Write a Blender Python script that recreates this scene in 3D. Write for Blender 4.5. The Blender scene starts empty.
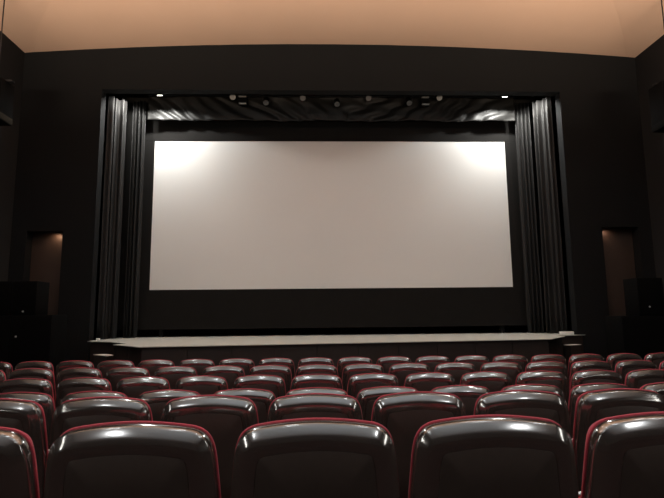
import bpy, bmesh, math, random
from mathutils import Matrix, Vector
import numpy as np

SC = bpy.context.scene
COL = SC.collection
H = 1.57                                   # eye height above the flat floor
R = math.radians

# ------------------------------------------------------------------ camera
def cam_matrix(y, p, r):
    cy, sy, cp, sp = math.cos(y), math.sin(y), math.cos(p), math.sin(p)
    fw = Vector((sy*cp, cy*cp, sp)); rt = Vector((cy, -sy, 0)); dn = -rt.cross(fw)
    c, s = math.cos(r), math.sin(r)
    r2 = rt*c + dn*s; d2 = dn*c - rt*s
    m = Matrix((r2, -d2, -fw)).transposed().to_4x4()
    m.translation = Vector((0, 0, H))
    return m
cd = bpy.data.cameras.new('camera'); cam = bpy.data.objects.new('camera', cd); COL.objects.link(cam)
cam.matrix_world = cam_matrix(R(2.061), R(7.573), R(0.60))
cd.sensor_width = 36; cd.lens = 36*500/664; cd.clip_start = .02; cd.clip_end = 100
SC.camera = cam
SC.view_settings.view_transform = 'Standard'; SC.view_settings.look = 'None'
SC.view_settings.gamma = 1; SC.view_settings.exposure = 0.0
SC.view_settings.use_curve_mapping = False

# ------------------------------------------------------------------ world + lights
w = bpy.data.worlds.new('world'); SC.world = w; w.use_nodes = True
w.node_tree.nodes['Background'].inputs[0].default_value = (0, 0, 0, 1)

def area(name, loc, direction, size, energy, color=(1, 1, 1), size_y=None, spread=180, shape=None):
    l = bpy.data.lights.new(name, 'AREA'); l.energy = energy; l.color = color; l.size = size
    l.shape = shape or ('RECTANGLE' if size_y else 'DISK')
    if size_y: l.size_y = size_y
    l.spread = R(spread)
    o = bpy.data.objects.new(name, l); COL.objects.link(o); o.location = loc
    o.rotation_euler = Vector(direction).to_track_quat('-Z', 'Y').to_euler()
    return o
def spot(name, loc, direction, energy, angle, blend=.5, radius=.05, color=(1, 1, 1)):
    l = bpy.data.lights.new(name, 'SPOT'); l.energy = energy; l.color = color
    l.spot_size = R(angle); l.spot_blend = blend; l.shadow_soft_size = radius
    o = bpy.data.objects.new(name, l); COL.objects.link(o); o.location = loc
    o.rotation_euler = Vector(direction).to_track_quat('-Z', 'Y').to_euler()
    return o
WARM = (1.0, .77, .57); COOL = (.60, .95, 1.32)
# house downlights in the auditorium ceiling (all behind the frame's upper edge)
for (hx, hy, e) in [(-4.4, 7.6, 8), (-1.1, 7.8, 8), (2.2, 7.8, 8), (5.5, 7.6, 8),
                    (-3.8, 4.0, 20), (-.9, 4.2, 20), (2.1, 4.2, 20), (5.0, 4.0, 20), (-3.8, .5, 16), (-1.0, .5, 13), (2.2, .5, 13), (5.0, .5, 16),
                    (-4.3, -3.5, 45), (4.6, -3.5, 45)]:
    area('house_downlight', (hx, hy, 6.28 + H), (0, 0, -1), .42, e, (.98, 1.0, 1.0))
# unseen uplights without fixtures, added to brighten the ceiling
for sx in (-6.6, 7.75):
    area('added_uplight', (sx, -.5, 4.6 + H), ((.58 - sx)*.30, .1, 1.6), .25, 150, (1.0, .96, .88), size_y=11.0)
area('added_uplight', (.58, -1.5, 4.3 + H), (0, 0, 1), 8.0, 300, COOL, size_y=4)
area('added_uplight', (.58, 3.2, 2.4 + H), (0, math.cos(R(45)), math.sin(R(45))), 15.0, 425, WARM, size_y=.3, spread=64)
for ux in (-5.6, 6.75):
    area('added_uplight', (ux, 3.2, 2.4 + H), (0, math.cos(R(45)), math.sin(R(45))), 2.2, 36, WARM, size_y=.3, spread=64)
area('added_uplight', (.58, 5.7, 5.0 + H), (0, -.45, 1), 11.0, 210, COOL, size_y=.4, spread=110)  # added so the far seat tops reflect a brighter ceiling
FLOODS = [(-3.83, 12.02, 5.49), (4.90, 12.02, 5.50)]
for (fx, fy, fz) in FLOODS:
    spot('flood_beam', (fx, fy + .03, fz + H - .03), (0, .05, -1), 250, 156, .25, .06, (.98, .97, .92))
for cx_, tx in ((-4.62, -.25), (5.66, .25)):  # unseen lamps behind the lintel, added to brighten the curtain tops
    spot('added_curtain_light', (cx_, 11.98, 5.50 + H), (tx, .35, -1), 100, 140, .5, .05, (1, .97, .90))
# small warm lamps in the head of the two alcove doors
spot('door_lamp', (-5.98, 11.74, 1.96 + H), (-.3, .5, -1), 4.2, 150, .8, .02, (1, .62, .38))
spot('door_lamp', (7.08, 11.74, 1.99 + H), (.25, .5, -1), 1.9, 150, .8, .02, (1, .62, .42))

# ------------------------------------------------------------------ materials
def mat(name, color, rough=.6, spec=.5, metallic=0, noise=None, bump=None, emit=None, coat=0, sheen=0, ior=None):
    m = bpy.data.materials.new(name); m.use_nodes = True
    nt = m.node_tree; b = nt.nodes['Principled BSDF']
    b.inputs['Base Color'].default_value = (*color, 1)
    b.inputs['Roughness'].default_value = rough
    b.inputs['Specular IOR Level'].default_value = spec
    b.inputs['Metallic'].default_value = metallic
    b.inputs['Coat Weight'].default_value = coat
    if ior: b.inputs['IOR'].default_value = ior
    if sheen: b.inputs['Sheen Weight'].default_value = sheen
    tc = nt.nodes.new('ShaderNodeTexCoord')
    if noise:
        sc, amt = noise
        n = nt.nodes.new('ShaderNodeTexNoise'); n.inputs['Scale'].default_value = sc; n.inputs['Detail'].default_value = 5
        nt.links.new(tc.outputs['Object'], n.inputs['Vector'])
        mx = nt.nodes.new('ShaderNodeMix'); mx.data_type = 'RGBA'
        mx.inputs[6].default_value = (*[c*(1 - amt) for c in color], 1)
        mx.inputs[7].default_value = (*[min(1, c*(1 + amt)) for c in color], 1)
        nt.links.new(n.outputs['Fac'], mx.inputs[0]); nt.links.new(mx.outputs[2], b.inputs['Base Color'])
    if bump:
        sc, st = bump
        n = nt.nodes.new('ShaderNodeTexNoise'); n.inputs['Scale'].default_value = sc; n.inputs['Detail'].default_value = 3
        nt.links.new(tc.outputs['Object'], n.inputs['Vector'])
        bp = nt.nodes.new('ShaderNodeBump'); bp.inputs['Strength'].default_value = st; bp.inputs['Distance'].default_value = .01
        nt.links.new(n.outputs['Fac'], bp.inputs['Height']); nt.links.new(bp.outputs['Normal'], b.inputs['Normal'])
    if emit:
        b.inputs['Emission Color'].default_value = (*emit[0], 1); b.inputs['Emission Strength'].default_value = emit[1]
    return m
M = dict(
    ceiling=mat('ceiling_plaster', (.64, .45, .34), .9, .2, noise=(.7, .06)),
    frontwall=mat('black_front_wall_paint', (.0102, .0110, .0118), .9, .15, noise=(1.2, .12), bump=(60, .1)),
    wall=mat('black_wall_paint', (.021, .022, .023), .85, .2, noise=(1.2, .12), bump=(60, .1)),
    stagewall=mat('stage_black_paint', (.006, .006, .006), .95, .1, noise=(2, .1)),
    carpet=mat('dark_carpet', (.022, .010, .010), 1, .05, noise=(60, .5), bump=(180, .5)),
    screen=mat('cinema_screen', (.75, .765, .76), .75, .25, noise=(.8, .015)),
    masking=mat('black_masking_velvet', (.013, .0125, .012), .95, .1, noise=(3, .15)),
    drape=mat('black_drape', (.0105, .0102, .0102), .6, .35, noise=(8, .15)),
    border=mat('black_border_cloth', (.0095, .0093, .0087), .5, .3, noise=(5, .2)),
    deck=mat('pale_stage_deck', (.47, .48, .44), .7, .3, noise=(3, .08)),
    fascia=mat('dark_stage_fascia', (.030, .022, .019), .6, .3, noise=(4, .25)),
    shell=mat('brown_seat_plastic', (.052, .037, .031), .15, .5, ior=2.8, noise=(30, .1)),
    panel=mat('brown_panel_plastic', (.052, .037, .031), .35, .35, noise=(40, .15), bump=(500, .05)),
    red=mat('red_upholstery', (.50, .05, .075), .8, .25, noise=(90, .2), bump=(300, .3), sheen=.15),
    metal=mat('dark_metal', (.03, .03, .032), .45, .5, metallic=.6, noise=(20, .2)),
    black=mat('black_equipment', (.0045, .0045, .0045), .9, .05, noise=(15, .2), bump=(250, .1)),
    grille=mat('speaker_grille', (.0035, .0035, .0035), .95, .05, noise=(120, .5), bump=(300, .4)),
    badge=mat('pale_badge', (.55, .53, .50), .35, .6, noise=(40, .05)),
    wood=mat('plywood_edge', (.016, .012, .006), .8, .1, noise=(12, .3)),
    glint=mat('lens_glint_grey', (.30, .30, .29), .5, .4, noise=(30, .15)),  # house light reflected in the lens, put into the base colour
    dimglint=mat('lens_glint_dim', (.08, .08, .08), .5, .4, noise=(30, .15)),  # darker copy for lenses that reflect less light
    lamp=mat('lit_lamp_glass', (.9, .9, .85), .4, emit=((1, .95, .85), 9), noise=(20, .03)),
    door=mat('brown_door_panel', (.055, .037, .029), .6, .3, noise=(3, .12)),
    white=mat('white_card', (.82, .80, .76), .6, .3, noise=(6, .04)),
    rail=mat('step_nosing', (.62, .56, .52), .6, .3, noise=(8, .06)),
)

# ------------------------------------------------------------------ helpers
def link(name, me, m, parent=None):
    o = bpy.data.objects.new(name, me); COL.objects.link(o)
    if m and not me.materials: me.materials.append(m)
    if parent: o.parent = parent
    return o
def from_bm(name, bm, m, parent=None, smooth=False, angle=None):
    bmesh.ops.recalc_face_normals(bm, faces=bm.faces)
    me = bpy.data.meshes.new(name); bm.to_mesh(me); bm.free()
    if smooth:
        for p in me.polygons: p.use_smooth = True
        if angle is not None: me.set_sharp_from_angle(angle=R(angle))
    return link(name, me, m, parent)
def empty(name, loc, rz=0):
    o = bpy.data.objects.new(name, None); COL.objects.link(o); o.location = loc; o.rotation_euler.z = rz
    o.empty_display_size = .1
    return o
def tag(o, label, cat, group=None):
    o['label'] = label; o['category'] = cat
    if group: o['group'] = group
    return o
def structure(o): o['kind'] = 'structure'; return o
def add_box(bm, lo, hi, bev=0, seg=2, mtx=None):
    lo, hi = Vector(lo), Vector(hi); c = (lo + hi)/2; s = hi - lo
    t = bmesh.new(); bmesh.ops.create_cube(t, size=1)
    bmesh.ops.scale(t, vec=s, verts=t.verts); 
    if bev: bmesh.ops.bevel(t, geom=t.edges[:], offset=bev, segments=seg, affect='EDGES', profile=.5)
    bmesh.ops.translate(t, vec=c, verts=t.verts)
    if mtx: bmesh.ops.transform(t, matrix=mtx, verts=t.verts)
    me = bpy.data.meshes.new('tmp'); t.to_mesh(me); t.free(); bm.from_mesh(me); bpy.data.meshes.remove(me)
def add_cyl(bm, p0, p1, r0, r1=None, n=20):
    p0, p1 = Vector(p0), Vector(p1); d = p1 - p0
    mtx = Matrix.Translation((p0 + p1)/2) @ d.to_track_quat('Z', 'Y').to_matrix().to_4x4()
    bmesh.ops.create_cone(bm, cap_ends=True, segments=n, radius1=r0, radius2=r0 if r1 is None else r1, depth=d.length, matrix=mtx)
def boxo(name, lo, hi, m, parent=None, bev=0, seg=2, mtx=None):
    bm = bmesh.new(); add_box(bm, lo, hi, bev, seg, mtx)
    return from_bm(name, bm, m, parent, smooth=bev > 0, angle=40)
def prism(bm, pts, z0, z1):
    a = [bm.verts.new((x, y, z0)) for x, y in pts]; b = [bm.verts.new((x, y, z1)) for x, y in pts]
    n = len(pts)
    bm.faces.new(a[::-1]); bm.faces.new(b)
    for i in range(n): bm.faces.new((a[i], a[(i+1) % n], b[(i+1) % n], b[i]))

XL, XR, DW = -6.96, 8.12, 11.60          # side walls, front wall
ROWS = [  # depth of the seat top, height of the seat top above the eye
    (1.582, -.306), (2.703, -.399), (3.879, -.531), (4.928, -.550), (6.022, -.562), (7.112, -.570)]
SEAT_TOP = 1.0
TOP_LEAN = .092

# ------------------------------------------------------------------ room shell
def build_floor():
    # stepped floor: every row stands on its own level
    prof = [(-7.0, ROWS[0][1] - SEAT_TOP + H + .36), (-1.75, ROWS[0][1] - SEAT_TOP + H + .36)]
    lev = [ROWS[0][1] - SEAT_TOP + H + .24, ROWS[0][1] - SEAT_TOP + H + .12] + [z - SEAT_TOP + H for _, z in ROWS]
    starts = [-1.75, -.72] + [d - .34 for d, _ in ROWS]
    for i, (s, z) in enumerate(zip(starts, lev)):
        e = starts[i+1] if i + 1 < len(starts) else 17.0
        prof += [(s, z), (e, z)]
    bm = bmesh.new(); rows = []
    clean = [prof[0]]
    for p in prof[1:]:
        if abs(p[0]-clean[-1][0]) + abs(p[1]-clean[-1][1]) > 1e-5: clean.append(p)
    top = [(bm.verts.new((XL, y, z)), bm.verts.new((XR, y, z))) for y, z in clean]
    bot = [(bm.verts.new((XL, y, -.3)), bm.verts.new((XR, y, -.3))) for y in (clean[0][0], clean[-1][0])]
    for (a, b), (c, d) in zip(top, top[1:]): bm.faces.new((a, b, d, c))
    bm.faces.new((bot[0][0], bot[1][0], bot[1][1], bot[0][1]))
    bm.faces.new([bot[0][0]] + [t[0] for t in top] + [bot[1][0]])
    bm.faces.new([bot[0][1]] + [t[1] for t in top] + [bot[1][1]])
    bm.faces.new((top[0][0], top[0][1], bot[0][1], bot[0][0])); bm.faces.new((top[-1][0], top[-1][1], bot[1][1], bot[1][0]))
    structure(from_bm('floor', bm, M['carpet']))
build_floor()

def build_ceiling():
    bm = bmesh.new(); grid = []
    XC = .58
    def row(D, foldL, foldR, flat):
        # flat = 1: main panel is level, 0: panel follows the arch of the front wall
        zs = []
        def arch(x):
            s = (x - XC)/((XR - XL)/2); return 6.66 - .29*s*s
        def main(x): return flat*6.64 + (1 - flat)*arch(x)
        xs = [(XL, 6.37), (XL + .16, 6.383 + .07*flat)]
        for k in range(13):
            x = foldL + (foldR - foldL)*k/12
            xs.append((x, main(x)))
        xs += [(XR - .16, 6.383 + .07*flat), (XR, 6.37)]
        return [bm.verts.new((x, D, z + H)) for x, z in xs]
    for D, fl, fr, ft in [(DW + .02, -6.72, 7.90, 0), (10.9, -6.35, 7.40, .35), (10.2, -5.75, 6.85, .7), (9.55, -5.2, 6.3, 1), (8.0, -4.9, 6.05, 1), (2, -4.9, 6.05, 1), (-7.0, -4.9, 6.05, 1)]:
        grid.append(row(D, fl, fr, ft))
    for a, b in zip(grid, grid[1:]):
        for i in range(len(a) - 1): bm.faces.new((a[i], a[i+1], b[i+1], b[i]))
    o = from_bm('ceiling', bm, M['ceiling'], smooth=True, angle=4)
    md = o.modifiers.new('thickness', 'SOLIDIFY'); md.thickness = .12; md.use_rim = False; md.offset = 1 if o.data.polygons[0].normal.z > 0 else -1
    structure(o)
build_ceiling()

# the front wall: one slab with the stage opening and two door alcoves cut out
OX0, OX1, OZ = -5.08, 6.12, 5.455
DOORS = [(-6.62, -5.80, -.5, 2.00), (6.91, 7.80, -.5, 2.04)]
def build_front_wall():
    xs = sorted([XL - .1, OX0, OX1, XR + .1] + [d[0] for d in DOORS] + [d[1] for d in DOORS])
    zs = sorted(set([-1.57, -.5, 2.00, 2.04, OZ, 6.95]))
    def hole(x, z):
        if OX0 < x < OX1 and z < OZ: return True
        return any(a < x < b and z0 < z < z1 for a, b, z0, z1 in DOORS)
    bm = bmesh.new()
    for i in range(len(xs) - 1):
        for j in range(len(zs) - 1):
            if not hole((xs[i]+xs[i+1])/2, (zs[j]+zs[j+1])/2):
                add_box(bm, (xs[i], DW, zs[j] + H), (xs[i+1], DW + .25, zs[j+1] + H))
    bmesh.ops.remove_doubles(bm, verts=bm.verts, dist=1e-4)
    # drop inner double faces
    seen = {}
    for f in bm.faces:
        seen.setdefault(tuple(sorted(v.index for v in f.verts)), []).append(f)
    kill = [f for g in seen.values() if len(g) > 1 for f in g]
    bmesh.ops.delete(bm, geom=kill, context='FACES_ONLY')
    structure(from_bm('wall_front', bm, M['frontwall']))
build_front_wall()
for i, (a, b, z0, z1) in enumerate(DOORS):
    fr = empty('door_%d' % (i+1), ((a+b)/2, DW + .25, z0 + H)); structure(fr)
    wd, hh = b - a, z1 - z0
    boxo('door_leaf', (-wd/2, .004, 0), (wd/2, .05, hh), M['door'], fr, .004)
    bm = bmesh.new()
    add_box(bm, (-wd/2 - .05, .05, -.02), (wd/2 + .05, .10, hh + .06), .004)
    from_bm('door_frame', bm, M['stagewall'], fr)
    s = 1 if i == 0 else -1
    bm = bmesh.new(); add_cyl(bm, (s*-.33, -.045, 1.0), (s*-.33, .01, 1.0), .012, n=12); add_cyl(bm, (s*-.33, -.045, 1.0), (s*-.22, -.045, 1.0), .010, n=12)
    from_bm('door_handle', bm, M['metal'], fr, smooth=True, angle=40)
structure(boxo('wall_left', (XL - .2, -7.0, -.3), (XL, DW, 6.37 + H + .02), M['wall']))
structure(boxo('wall_right', (XR, -7.0, -.3), (XR + .2, DW, 6.37 + H + .02), M['wall']))
structure(boxo('wall_back', (XL - .2, -7.2, -.3), (XR + .2, -7.0, 6.9 + H), M['wall']))
structure(boxo('wall_stage_left', (XL - .2, DW + .25, -.3), (XL, 17.0, 8.6), M['stagewall']))
structure(boxo('wall_stage_right', (XR, DW + .25, -.3), (XR + .2, 17.0, 8.6), M['stagewall']))
structure(boxo('wall_stage_back', (XL - .2, 17.0, -.3), (XR + .2, 17.2, 8.6), M['stagewall']))
bm = bmesh.new(); add_box(bm, (XL - .2, DW + .25, 8.55), (XR + .2, 17.2, 8.7)); structure(from_bm('ceiling', bm, M['stagewall']))

# ------------------------------------------------------------------ stage
def build_stage():
    zt = -.5 + H
    t = tag(empty('stage', (.8, 9.3, 0)), 'low dark stage with pale grey top in front of the white screen', 'stage')
    inv = Matrix.Translation((-.8, -9.3, 0))
    # outline of the deck seen from above, clockwise from the left wing
    outline = [(-4.95, 11.25), (-4.25, 10.77), (-3.66, 10.02), (-3.78, 9.67), (-3.03, 8.86), (4.64, 9.80), (5.47, 10.90),
               (5.42, 11.22), (6.28, 11.56), (6.06, 11.58), (6.06, 16.5), (-4.98, 14.2)]
    bm = bmesh.new(); prism(bm, outline, zt - .014, zt); bm.transform(inv)
    from_bm('deck', bm, M['deck'], t)
    def inset(pts, d):
        c = Vector((.6, 12.3)); out = []
        for p in pts:
            v = Vector(p) - c; out.append(tuple(c + v*(1 - d/v.length)))
        return out
    base = inset(outline, .06)
    bm = bmesh.new(); prism(bm, inset(outline, .10), .0, zt - .014); bm.transform(inv)
    from_bm('plinth', bm, M['fascia'], t)
    # fascia boards: each face of the plinth is clad in upright panels
    segs = [(4, 5, 10), (3, 4, 2), (5, 6, 2), (2, 3, 1), (6, 7, 1), (1, 2, 1), (0, 1, 1), (7, 8, 1)]
    for a, b, n in segs:
        A, B = Vector(base[a]), Vector(base[b]); d = (B - A)/n; L = d.length
        for k in range(n):
            p = A + d*k
            bm = bmesh.new(); add_box(bm, (.004, 0, .012), (L - .004, .025, zt - .016), .003, 1)
            ang = math.atan2(d.y, d.x)
            bm.transform(inv @ Matrix.Translation((p.x, p.y, 0)) @ Matrix.Rotation(ang, 4, 'Z'))
            from_bm('fascia_panel', bm, M['fascia'], t)
build_stage()
def build_steps(name, pts_levels, label):
    x0, y0 = pts_levels[0][1][0]
    t = tag(empty(name, (x0, y0, 0)), label, 'steps', 'steps up to the stage')
    for z, pts in pts_levels:
        bm = bmesh.new(); prism(bm, pts, z - .012, z); bm.transform(Matrix.Translation((-x0, -y0, 0)))
        from_bm('tread', bm, M['rail'], t)
        c = Vector((sum(p[0] for p in pts)/len(pts), sum(p[1] for p in pts)/len(pts)))
        ins = [tuple(c + (Vector(p) - c)*.95) for p in pts]
        bm = bmesh.new(); prism(bm, ins, .0, z - .012); bm.transform(Matrix.Translation((-x0, -y0, 0)))
        from_bm('riser', bm, M['fascia'], t)
build_steps('stage_steps', [(-.72 + H, [(-3.96, 9.86), (-3.92, 10.08), (-4.20, 10.42), (-4.42, 10.34)]),
                            (-.98 + H, [(-4.0, 9.45), (-3.92, 9.58), (-4.70, 10.48), (-4.86, 10.36)])],
            'small dark steps with pale tread at left end of the stage')
build_steps('stage_steps', [(-.70 + H, [(5.62, 10.98), (5.57, 11.20), (5.92, 11.34), (5.98, 11.20)]),
                            (-.98 + H, [(5.70, 10.78), (5.65, 10.90), (6.00, 11.10), (6.06, 10.98)])],
            'small dark steps with pale tread at right end of the stage')
o = boxo('flat_box', (-.15, -.06, 0), (.15, .06, .07), M['white'], None, .006)
o.location = (5.91, 11.70, -.5 + H); tag(o, 'flat white box lying at the right end of the stage top', 'box')
o = boxo('small_block', (-.035, -.035, 0), (.035, .035, .045), M['white'], None, .008)
o.location = (-4.88, 11.62, -.5 + H); tag(o, 'tiny pale block lying at the left end of the stage top', 'block')

# ------------------------------------------------------------------ screen, masking, back drape
SX0, SX1, SZ0, SZ1, SD = -4.195, 5.18, .69, 4.625, 12.9
t = tag(empty('cinema_screen', ((SX0+SX1)/2, SD, -.5 + H)), 'large wide blank white cinema screen lit from above behind the stage', 'screen')
cx = (SX0+SX1)/2; hw = (SX1-SX0)/2; zb = .5 + SZ0; zt_ = .5 + SZ1
boxo('screen_surface', (-hw, 0, zb), (hw, .03, zt_), M['screen'], t)
bm = bmesh.new()
for k in range(2):
    s = (-1, 1)[k]
    add_box(bm, (s*(hw - .3) - .05, .10, 0), (s*(hw - .3) + .05, .20, zt_))
add_box(bm, (-hw, .04, zb), (hw, .10, zb + .08)); add_box(bm, (-hw, .04, zt_ - .08), (hw, .10, zt_))
add_box(bm, (-hw, .04, zb), (-hw + .08, .10, zt_)); add_box(bm, (hw - .08, .04, zb), (hw, .10, zt_))
from_bm('support_frame', bm, M['masking'], t)
for lo, hi in [((-hw - .9, -.012, zt_), (hw + .9, .02, zt_ + 1.5)), ((-hw - .9, -.012, zb - 1.0), (hw + .9, .02, zb)),
               ((-hw - .9, -.012, zb), (-hw, .02, zt_)), ((hw, -.012, zb), (hw + .9, .02, zt_))]:
    boxo('black_masking', lo, hi, M['masking'], t, .003, 1)

def drape(name, path, z0, z1, folds, amp, m, label, group, seed, jitter=.35, nz=14, cat='curtain', flare=0.0):
    rnd = random.Random(seed)
    P = [Vector(p) for p in path]
    L = [0]
    for a, b in zip(P, P[1:]): L.append(L[-1] + (b - a).length)
    n = folds*10
    # irregular fold phase
    edges = [0]
    for k in range(folds): edges.append(edges[-1] + 1 + rnd.uniform(-jitter, jitter))
    edges = [e/edges[-1] for e in edges]; amps = [amp*rnd.uniform(.6, 1.2) for _ in range(folds)]
    bm = bmesh.new(); grid = []
    for j in range(nz + 1):
        v = j/nz; rw = []
        for i in range(n + 1):
            u = i/n
            k = max(q for q in range(folds) if edges[q] <= u + 1e-9); ph = (u - edges[k])/(edges[k+1] - edges[k])
            s = u*L[-1]; q = 0
            while q < len(P) - 2 and s > L[q+1]: q += 1
            d = (P[q+1] - P[q]).normalized(); base = P[q] + d*(s - L[q]); nrm = Vector((d.y, -d.x))
            off = amps[k]*(.5 - .5*math.cos(2*math.pi*ph))**1.8*(.8 + .2*(1 - v)) + .008*math.sin(7*v + 9*u)
            p = base + nrm*off + d*flare*(1 - v)*(u - .5)
            rw.append(bm.verts.new((p.x, p.y, z0 + (z1 - z0)*v)))
        grid.append(rw)
    for a, b in zip(grid, grid[1:]):
        for i in range(n): bm.faces.new((a[i], a[i+1], b[i+1], b[i]))
    org = Vector((P[0].x, P[0].y, z0))
    bmesh.ops.translate(bm, vec=-org, verts=bm.verts)
    o = from_bm(name, bm, m, smooth=True); o.location = org
    md = o.modifiers.new('thickness', 'SOLIDIFY'); md.thickness = .006
    return tag(o, label, cat, group)
zd = -.485 + H
G = 'black stage curtains beside the screen'
drape('stage_curtain', [(-5.07, 11.96), (-4.98, 12.16), (-4.72, 12.26)], zd, 5.44 + H, 3, .15, M['drape'], 'outer black stage curtain at left edge of the stage opening', G, 3)
drape('stage_curtain', [(-4.70, 12.62), (-4.36, 12.62)], zd, 5.58 + H, 4, .15, M['drape'], 'inner black stage curtain nearest the left side of the screen', G, 8)
drape('stage_curtain', [(5.82, 12.42), (5.92, 12.20), (6.07, 11.96)], zd, 5.50 + H, 4, .13, M['drape'], 'outer black stage curtain at right edge of the stage opening', G, 5)
drape('stage_curtain', [(5.40, 12.66), (5.78, 12.66)], zd, 5.60 + H, 4, .15, M['drape'], 'inner black stage curtain nearest the right side of the screen', G, 12)
drape('back_drape', [(-4.96, 13.5), (6.0, 15.9)], zd, 7.6, 30, .10, M['masking'], 'plain black drape hanging behind and below the white screen', None, 21, nz=3)

def build_border():
    x0, x1, z0, z1 = -4.30, 5.38, 5.075 + H, 5.75 + H
    nx, nz = 220, 16; rnd = random.Random(4); bm = bmesh.new(); g = []
    for j in range(nz + 1):
        v = j/nz; rw = []
        for i in range(nx + 1):
            u = i/nx; x = x0 + (x1 - x0)*u
            sg = math.tanh((x - .5)*1.2)                    # creases slant away from the middle
            ph = x - sg*.95*v + .18*math.sin(1.9*x) + .05*math.sin(11*v + 4*x)
            y = 12.62 - .055*abs(math.sin(6.2*ph))**.8 - .03*math.sin(2.7*ph + 1) - .012*math.sin(15*ph + 3*v)
            z = z0 + (z1 - z0)*v + (.006*math.sin(3*x) if j == 0 else 0)
            rw.append(bm.verts.new((x, y, z)))
        g.append(rw)
    for a, b in zip(g, g[1:]):
        for i in range(nx): bm.faces.new((a[i], a[i+1], b[i+1], b[i]))
    xm = (x0 + x1)/2
    bmesh.ops.translate(bm, vec=(-xm, -12.55, -z0), verts=bm.verts)
    t = tag(empty('border_curtain', (xm, 12.55, z0)), 'narrow wrinkled black border cloth hanging above the screen', 'curtain')
    o = from_bm('cloth', bm, M['border'], t, smooth=True)
    o.modifiers.new('thickness', 'SOLIDIFY').thickness = .005
    bm = bmesh.new(); add_cyl(bm, (x0 - xm, 0, z1 - z0), (x1 - xm, 0, z1 - z0), .03, n=12); from_bm('batten', bm, M['metal'], t, smooth=True, angle=40)
    for x in (-4, 0, 4):
        bm = bmesh.new(); add_cyl(bm, (x, 0, z1 - z0), (x, 0, 8.55 - z0), .008, n=8); from_bm('hanger', bm, M['metal'], t, smooth=True, angle=40)
build_border()

# ------------------------------------------------------------------ stage lighting
def light_bar():
    t = tag(empty('lighting_bar', (.55, 12.3, 5.80 + H)), 'long dark lighting bar carrying the spotlights above the screen', 'bar')
    bm = bmesh.new(); add_cyl(bm, (-5.6, 0, 0), (5.5, 0, 0), .025, n=14); from_bm('pipe', bm, M['metal'], t, smooth=True, angle=40)
    for x in (-4.5, -1.5, 1.5, 4.5):
        bm = bmesh.new(); add_cyl(bm, (x, 0, .02), (x, 0, 8.55 - 5.80 - H), .008, n=8)
        from_bm('hanger', bm, M['metal'], t, smooth=True, angle=40)
light_bar()
def par_can(x, z, lens, tilt, label, r=.075):
    t = tag(empty('stage_spotlight', (x, 12.3, 5.775 + H)), label, 'spotlight', 'spotlights on the lighting bar')
    dz = z - 5.775
    mt = Matrix.Translation((0, 0, dz)) @ Matrix.Rotation(R(tilt), 4, 'X')
    # local -Y points to the audience
    bm = bmesh.new(); add_cyl(bm, (0, -.11, 0), (0, .12, 0), r*1.12, r*.9, 20)
    add_cyl(bm, (0, .12, 0), (0, .17, 0), r*.7, r*.4, 20); bm.transform(mt); from_bm('can', bm, M['black'], t, smooth=True, angle=40)
    bm = bmesh.new(); add_cyl(bm, (0, -.118, 0), (0, -.108, 0), r, n=24); bm.transform(mt); from_bm('lens', bm, lens, t, smooth=True, angle=40)
    bm = bmesh.new()
    for s in (-1, 1): add_box(bm, (s*(r + .022) - .005, -.015, dz - .02), (s*(r + .022) + .005, .015, -.02))
    add_box(bm, (-r - .027, -.015, -.02), (r + .027, .015, -.012)); from_bm('yoke', bm, M['metal'], t)
    bm = bmesh.new(); add_box(bm, (-.02, -.03, -.022), (.02, .03, -.001), .004); from_bm('clamp', bm, M['metal'], t)
for x, z, n in [(-2.05, 5.59, 'first'), (-.27, 5.57, 'second'), (1.42, 5.58, 'third'), (3.26, 5.60, 'fourth')]:
    par_can(x, z, M['glint'] if n in ('first', 'fourth') else M['dimglint'], 22, 'round spotlight with grey lens above the screen, %s such from the left' % n)
for x, z, n in [(-1.21, 5.49, 'leftmost'), (.61, 5.46, 'middle'), (2.48, 5.50, 'rightmost')]:
    par_can(x, z, M['dimglint'], 48, 'tilted dim spotlight hanging above the screen, %s of three low hung ones' % n, .07)
def bar_lamp(x, z, label):
    t = tag(empty('flood_lamp', (x, 12.3, 5.775 + H)), label, 'lamp', 'small flood lamps on the lighting bar')
    dz = z - 5.775
    boxo('housing', (-.11, -.06, dz - .10), (.11, .08, dz + .10), M['black'], t, .01)
    for q in (-1, 1):
        boxo('barn_door', (-.10, -.13, dz + q*.092 - .006), (.09, -.055, dz + q*.092 + .006), M['glint'], t, .003, 1)  # pale colour stands in for highlights along these edges
    boxo('bracket', (-.012, -.012, dz + .09), (.012, .012, -.001), M['metal'], t)
bar_lamp(-1.80, 5.47, 'small square flood lamp beside the leftmost round spotlight on the bar')
bar_lamp(2.90, 5.47, 'small square flood lamp beside the rightmost round spotlight on the bar')
for (fx, fy, fz), s in zip(FLOODS, ('left', 'right')):
    t = tag(empty('flood_light', (fx, fy, fz + H)), 'glowing flood light under the stage lintel above %s side of the screen' % s, 'light', 'flood lights over the screen')
    tilt = Matrix.Rotation(R(24), 4, 'X')
    boxo('housing', (-.10, -.07, .012), (.10, .07, .13), M['black'], t, .012, 2, tilt)
    boxo('lamp_glass', (-.05, -.055, -.002), (.05, .05, .011), M['lamp'], t, .003, 1, tilt)
    boxo('bracket', (-.012, -.012, .12), (.012, .012, .42), M['metal'], t)
    boxo('mounting_plate', (-.06, -.172, .40), (.06, .03, .415), M['metal'], t)

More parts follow.
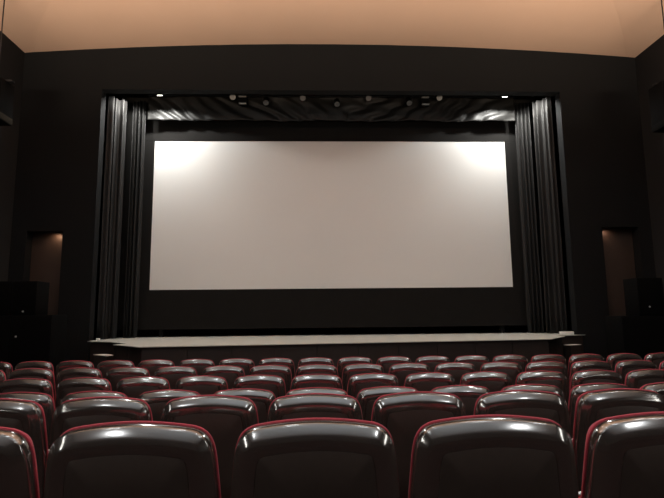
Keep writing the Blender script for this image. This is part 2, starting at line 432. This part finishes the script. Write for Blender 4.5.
# ------------------------------------------------------------------ loudspeakers
def hanging_speaker(x, y, z0, z1, w_, d_, cable_x, rz, label):
    t = tag(empty('hanging_loudspeaker', (x, y, z0 + H), R(rz)), label, 'loudspeaker', 'loudspeakers hung by the side walls')
    h = z1 - z0
    boxo('cabinet', (-w_/2, -d_/2, 0), (w_/2, d_/2, h), M['black'], t, .012)
    boxo('grille', (-w_/2 + .015, -d_/2 - .015, .16), (w_/2 - .015, -d_/2, h - .015), M['grille'], t, .006)
    boxo('base_board', (-w_/2 - .006, -d_/2 - .014, .02), (w_/2 + .006, d_/2 + .006, .14), M['wood'] if x < 0 else M['black'], t, .004)
    boxo('bracket', (-w_/2 - .02, -.05, h), (w_/2 + .09, .05, h + .03), M['metal'], t, .004)
    bm = bmesh.new(); add_cyl(bm, (cable_x, 0, h + .03), (cable_x, 0, 6.52 - z0), .012, n=8)
    from_bm('cable', bm, M['metal'], t, smooth=True, angle=40)
hanging_speaker(-6.20, 9.5, 3.78, 4.60, .46, .42, .02, 0, 'dark loudspeaker with brown base board hung by the left wall')
hanging_speaker(7.24, 9.5, 3.68, 4.62, .46, .42, .10, 0, 'dark loudspeaker hung on a cable by the right wall')
def speaker_box(name, lo, hi, badges, label):
    cx_, cy_ = (lo[0]+hi[0])/2, (lo[1]+hi[1])/2
    t = tag(empty(name, (cx_, cy_, lo[2] + H)), label, 'loudspeaker', 'loudspeakers stacked below the side doors')
    w_, d_, h = hi[0]-lo[0], hi[1]-lo[1], hi[2]-lo[2]
    boxo('cabinet', (-w_/2, -d_/2, 0), (w_/2, d_/2, h), M['black'], t, .012)
    boxo('grille', (-w_/2 + .025, -d_/2 - .012, .025), (w_/2 - .025, -d_/2, h - .025), M['grille'], t, .005)
    for bx, bz in badges:
        bm = bmesh.new(); add_cyl(bm, (bx - cx_, -d_/2 - .020, bz - lo[2]), (bx - cx_, -d_/2 - .012, bz - lo[2]), .018, n=14)
        from_bm('badge', bm, M['badge'], t)
    for q in (-1, 1):
        boxo('foot' if name.startswith('sub') else 'rim', (q*(w_/2 - .012) - .010, -d_/2 - .016, .01), (q*(w_/2 - .012) + .010, -d_/2, h - .01), M['black'], t, .003, 1)
speaker_box('loudspeaker', (-5.90, 10.0, .07), (-5.42, 10.45, .73), [(-5.66, .14)], 'upper black loudspeaker with small badge below the left door')
speaker_box('loudspeaker', (-6.42, 10.0, .07), (-5.92, 10.45, .73), [(-6.16, .14)], 'upper black loudspeaker at the left edge of the photo')
speaker_box('subwoofer', (-5.86, 10.0, -1.57), (-5.10, 10.6, .07), [(-5.76, -.34)], 'large lower black loudspeaker below the left door')
speaker_box('subwoofer', (-6.66, 10.0, -1.57), (-5.88, 10.6, .07), [], 'large lower black loudspeaker at the left edge of the photo')
speaker_box('loudspeaker', (6.58, 10.0, -.07), (7.12, 10.45, .70), [(6.80, .11)], 'upper black loudspeaker with small badge right of the right door')
speaker_box('subwoofer', (6.20, 10.0, -1.57), (7.20, 10.6, -.07), [], 'large lower black loudspeaker at the right wall')

# ------------------------------------------------------------------ cinema seats
def bez(a, b, c, d, n):
    out = []
    for i in range(n):
        t = i/n; s = 1 - t
        out.append((s**3*a[0] + 3*s*s*t*b[0] + 3*s*t*t*c[0] + t**3*d[0], s**3*a[1] + 3*s*s*t*b[1] + 3*s*t*t*c[1] + t**3*d[1]))
    return out
def back_outline():
    half = []
    half += bez((.246, -.03), (.262, .06), (.271, .20), (.2475, .435), 8)
    half += bez((.2475, .435), (.241, .500), (.230, .530), (.182, .5435), 10)
    half += bez((.182, .5435), (.118, .555), (.05, .56), (0, .56), 6)
    half.append((0, .56))
    bottom = [(0, -.05), (.10, -.05), (.19, -.05), (.230, -.045)]
    right = bottom + half
    left = [(-x, z) for x, z in reversed(right[1:-1])]
    return right + left
OUT = back_outline(); NO = len(OUT)
def normals(pts):
    res = []
    for i in range(len(pts)):
        a = Vector(pts[i-1]); b = Vector(pts[(i+1) % len(pts)]); d = (b - a).normalized()
        res.append(Vector((d.y, -d.x)))
    return res
NRM = normals(OUT)
CZ = .27
def ring(d, extra=0.0):
    # inset the outline: along the normal up to 30 mm, then by scaling
    dn = min(d, .05); ds = max(0, d - .05)
    res = []
    for (x, z), n in zip(OUT, NRM):
        x1, z1 = x - n.x*dn, z - n.y*dn
        res.append((x1*(1 - ds/.23), CZ + (z1 - CZ)*(1 - ds/.28)))
    return res
def ring_mesh(rings, close_front=False, fan=None):
    bm = bmesh.new(); prev = None; first = None
    for d, y in rings:
        r = [bm.verts.new((x, y, z)) for x, z in ring(d)]
        if first is None: first = r
        if prev:
            for i in range(NO): bm.faces.new((prev[i], prev[(i+1) % NO], r[(i+1) % NO], r[i]))
        prev = r
    # fill the end with shrinking rings
    d0, y0 = rings[-1]
    for k in (.5, .8):
        r = [bm.verts.new((v.co.x*(1-k) if True else 0, y0 + (fan or 0)*k, CZ + (v.co.z - CZ)*(1-k))) for v in prev_base(prev, k)]
        for i in range(NO): bm.faces.new((prev[i], prev[(i+1) % NO], r[(i+1) % NO], r[i]))
        prev = r
    c = bm.verts.new((0, y0 + (fan or 0), CZ))
    for i in range(NO): bm.faces.new((prev[i], prev[(i+1) % NO], c))
    if close_front:
        c = bm.verts.new((0, rings[0][1], CZ))
        for i in range(NO): bm.faces.new((first[(i+1) % NO], first[i], c))
    return bm
_base = {}
def prev_base(prev, k):
    if k == .5: _base['r'] = [v for v in prev]
    return _base['r']
LEAN = Matrix.Translation((0, 0, .429)) @ Matrix.Rotation(R(8), 4, 'X')
def make_seat():
    t = empty('cinema_chair', (0, 0, 0))
    arc = [(.0012, -.0012), (.0035, -.0034), (.005, -.0048), (.013, -.0118), (.021, -.0184), (.0226, -.0196), (.0265, -.0224), (.031, -.0250), (.037, -.0275), (.045, -.0290)]
    sh = ring_mesh([(.012, .040), (.002, .040), (0, .036), (0, .018), (0, .003)] + arc + [(.060, -.0300), (.072, -.0305), (.0732, -.0290), (.086, -.0290)], True, 0)
    sh.transform(LEAN); shell = from_bm('shell', sh, M['shell'], t, smooth=True, angle=50)
    pn = ring_mesh([(.0744, -.024), (.0744, -.0302), (.0760, -.0312)], True, -.004)
    pn.transform(LEAN); from_bm('back_panel', pn, M['panel'], shell, smooth=True, angle=50)
    cu = ring_mesh([(.02, .034), (-.002, .041), (-.003, .046), (.001, .055), (.010, .070), (.022, .090), (.038, .105), (.06, .112)], True, .004)
    cu.transform(LEAN); from_bm('back_cushion', cu, M['red'], t, smooth=True, angle=60)
    # tipped-up seat
    tip = Matrix.Translation((0, .17, .44)) @ Matrix.Rotation(R(12), 4, 'X')
    boxo('seat_cushion', (-.200, -.035, -.02), (.200, .055, .24), M['red'], t, .03, 3, tip)
    boxo('seat_underside', (-.19, .055, -.01), (.19, .085, .23), M['shell'], t, .012, 2, tip)
    bm = bmesh.new(); add_box(bm, (-.295, .16, .54), (-.255, .42, .575), .014, 3)
    from_bm('armrest', bm, M['panel'], t, smooth=True, angle=50)
    bm = bmesh.new(); add_box(bm, (-.290, .14, .02), (-.260, .36, .542), .008, 2); add_box(bm, (-.300, .08, 0), (-.250, .42, .022), .006, 1)
    from_bm('side_panel', bm, M['metal'], t, smooth=True, angle=50)
    bm = bmesh.new(); add_cyl(bm, (-.262, .15, .43), (.252, .15, .43), .018, n=12)
    from_bm('pivot_rod', bm, M['metal'], t, smooth=True, angle=40)
    return t
def copy_tree(o, parent=None):
    c = o.copy(); COL.objects.link(c)
    if parent: c.parent = parent
    for ch in list(o.children): copy_tree(ch, c)
    return c
ORD = ['first', 'second', 'third', 'fourth', 'fifth', 'sixth', 'seventh', 'eighth', 'ninth', 'tenth', 'eleventh', 'twelfth',
       'thirteenth', 'fourteenth', 'fifteenth', 'sixteenth', 'seventeenth', 'eighteenth', 'nineteenth']
ROWN = ['nearest', 'second nearest', 'third nearest', 'fourth nearest', 'fifth nearest', 'farthest']
KR = [(-2, 2), (-3, 3), (-4, 5), (-5, 6), (-7, 8), (-8, 9)]
DRIFT = [0, 0, .012, .016, .025, .014]
proto = make_seat(); used = False
for r, ((d, z), (k0, k1)) in enumerate(zip(ROWS, KR)):
    for n, k in enumerate(range(k0, k1 + 1)):
        if not used: o = proto; used = True
        else: o = copy_tree(proto)
        rnd = random.Random(r*100 + k)
        o.location = (k*.55 + DRIFT[r], d + TOP_LEAN - .035, z - SEAT_TOP + H)
        o.rotation_euler.z = R(rnd.uniform(-.7, .7))
        tag(o, 'brown-backed red cinema chair, %s from the left in the %s row' % (ORD[n], ROWN[r]), 'chair', 'cinema chairs in the %s row' % ROWN[r])
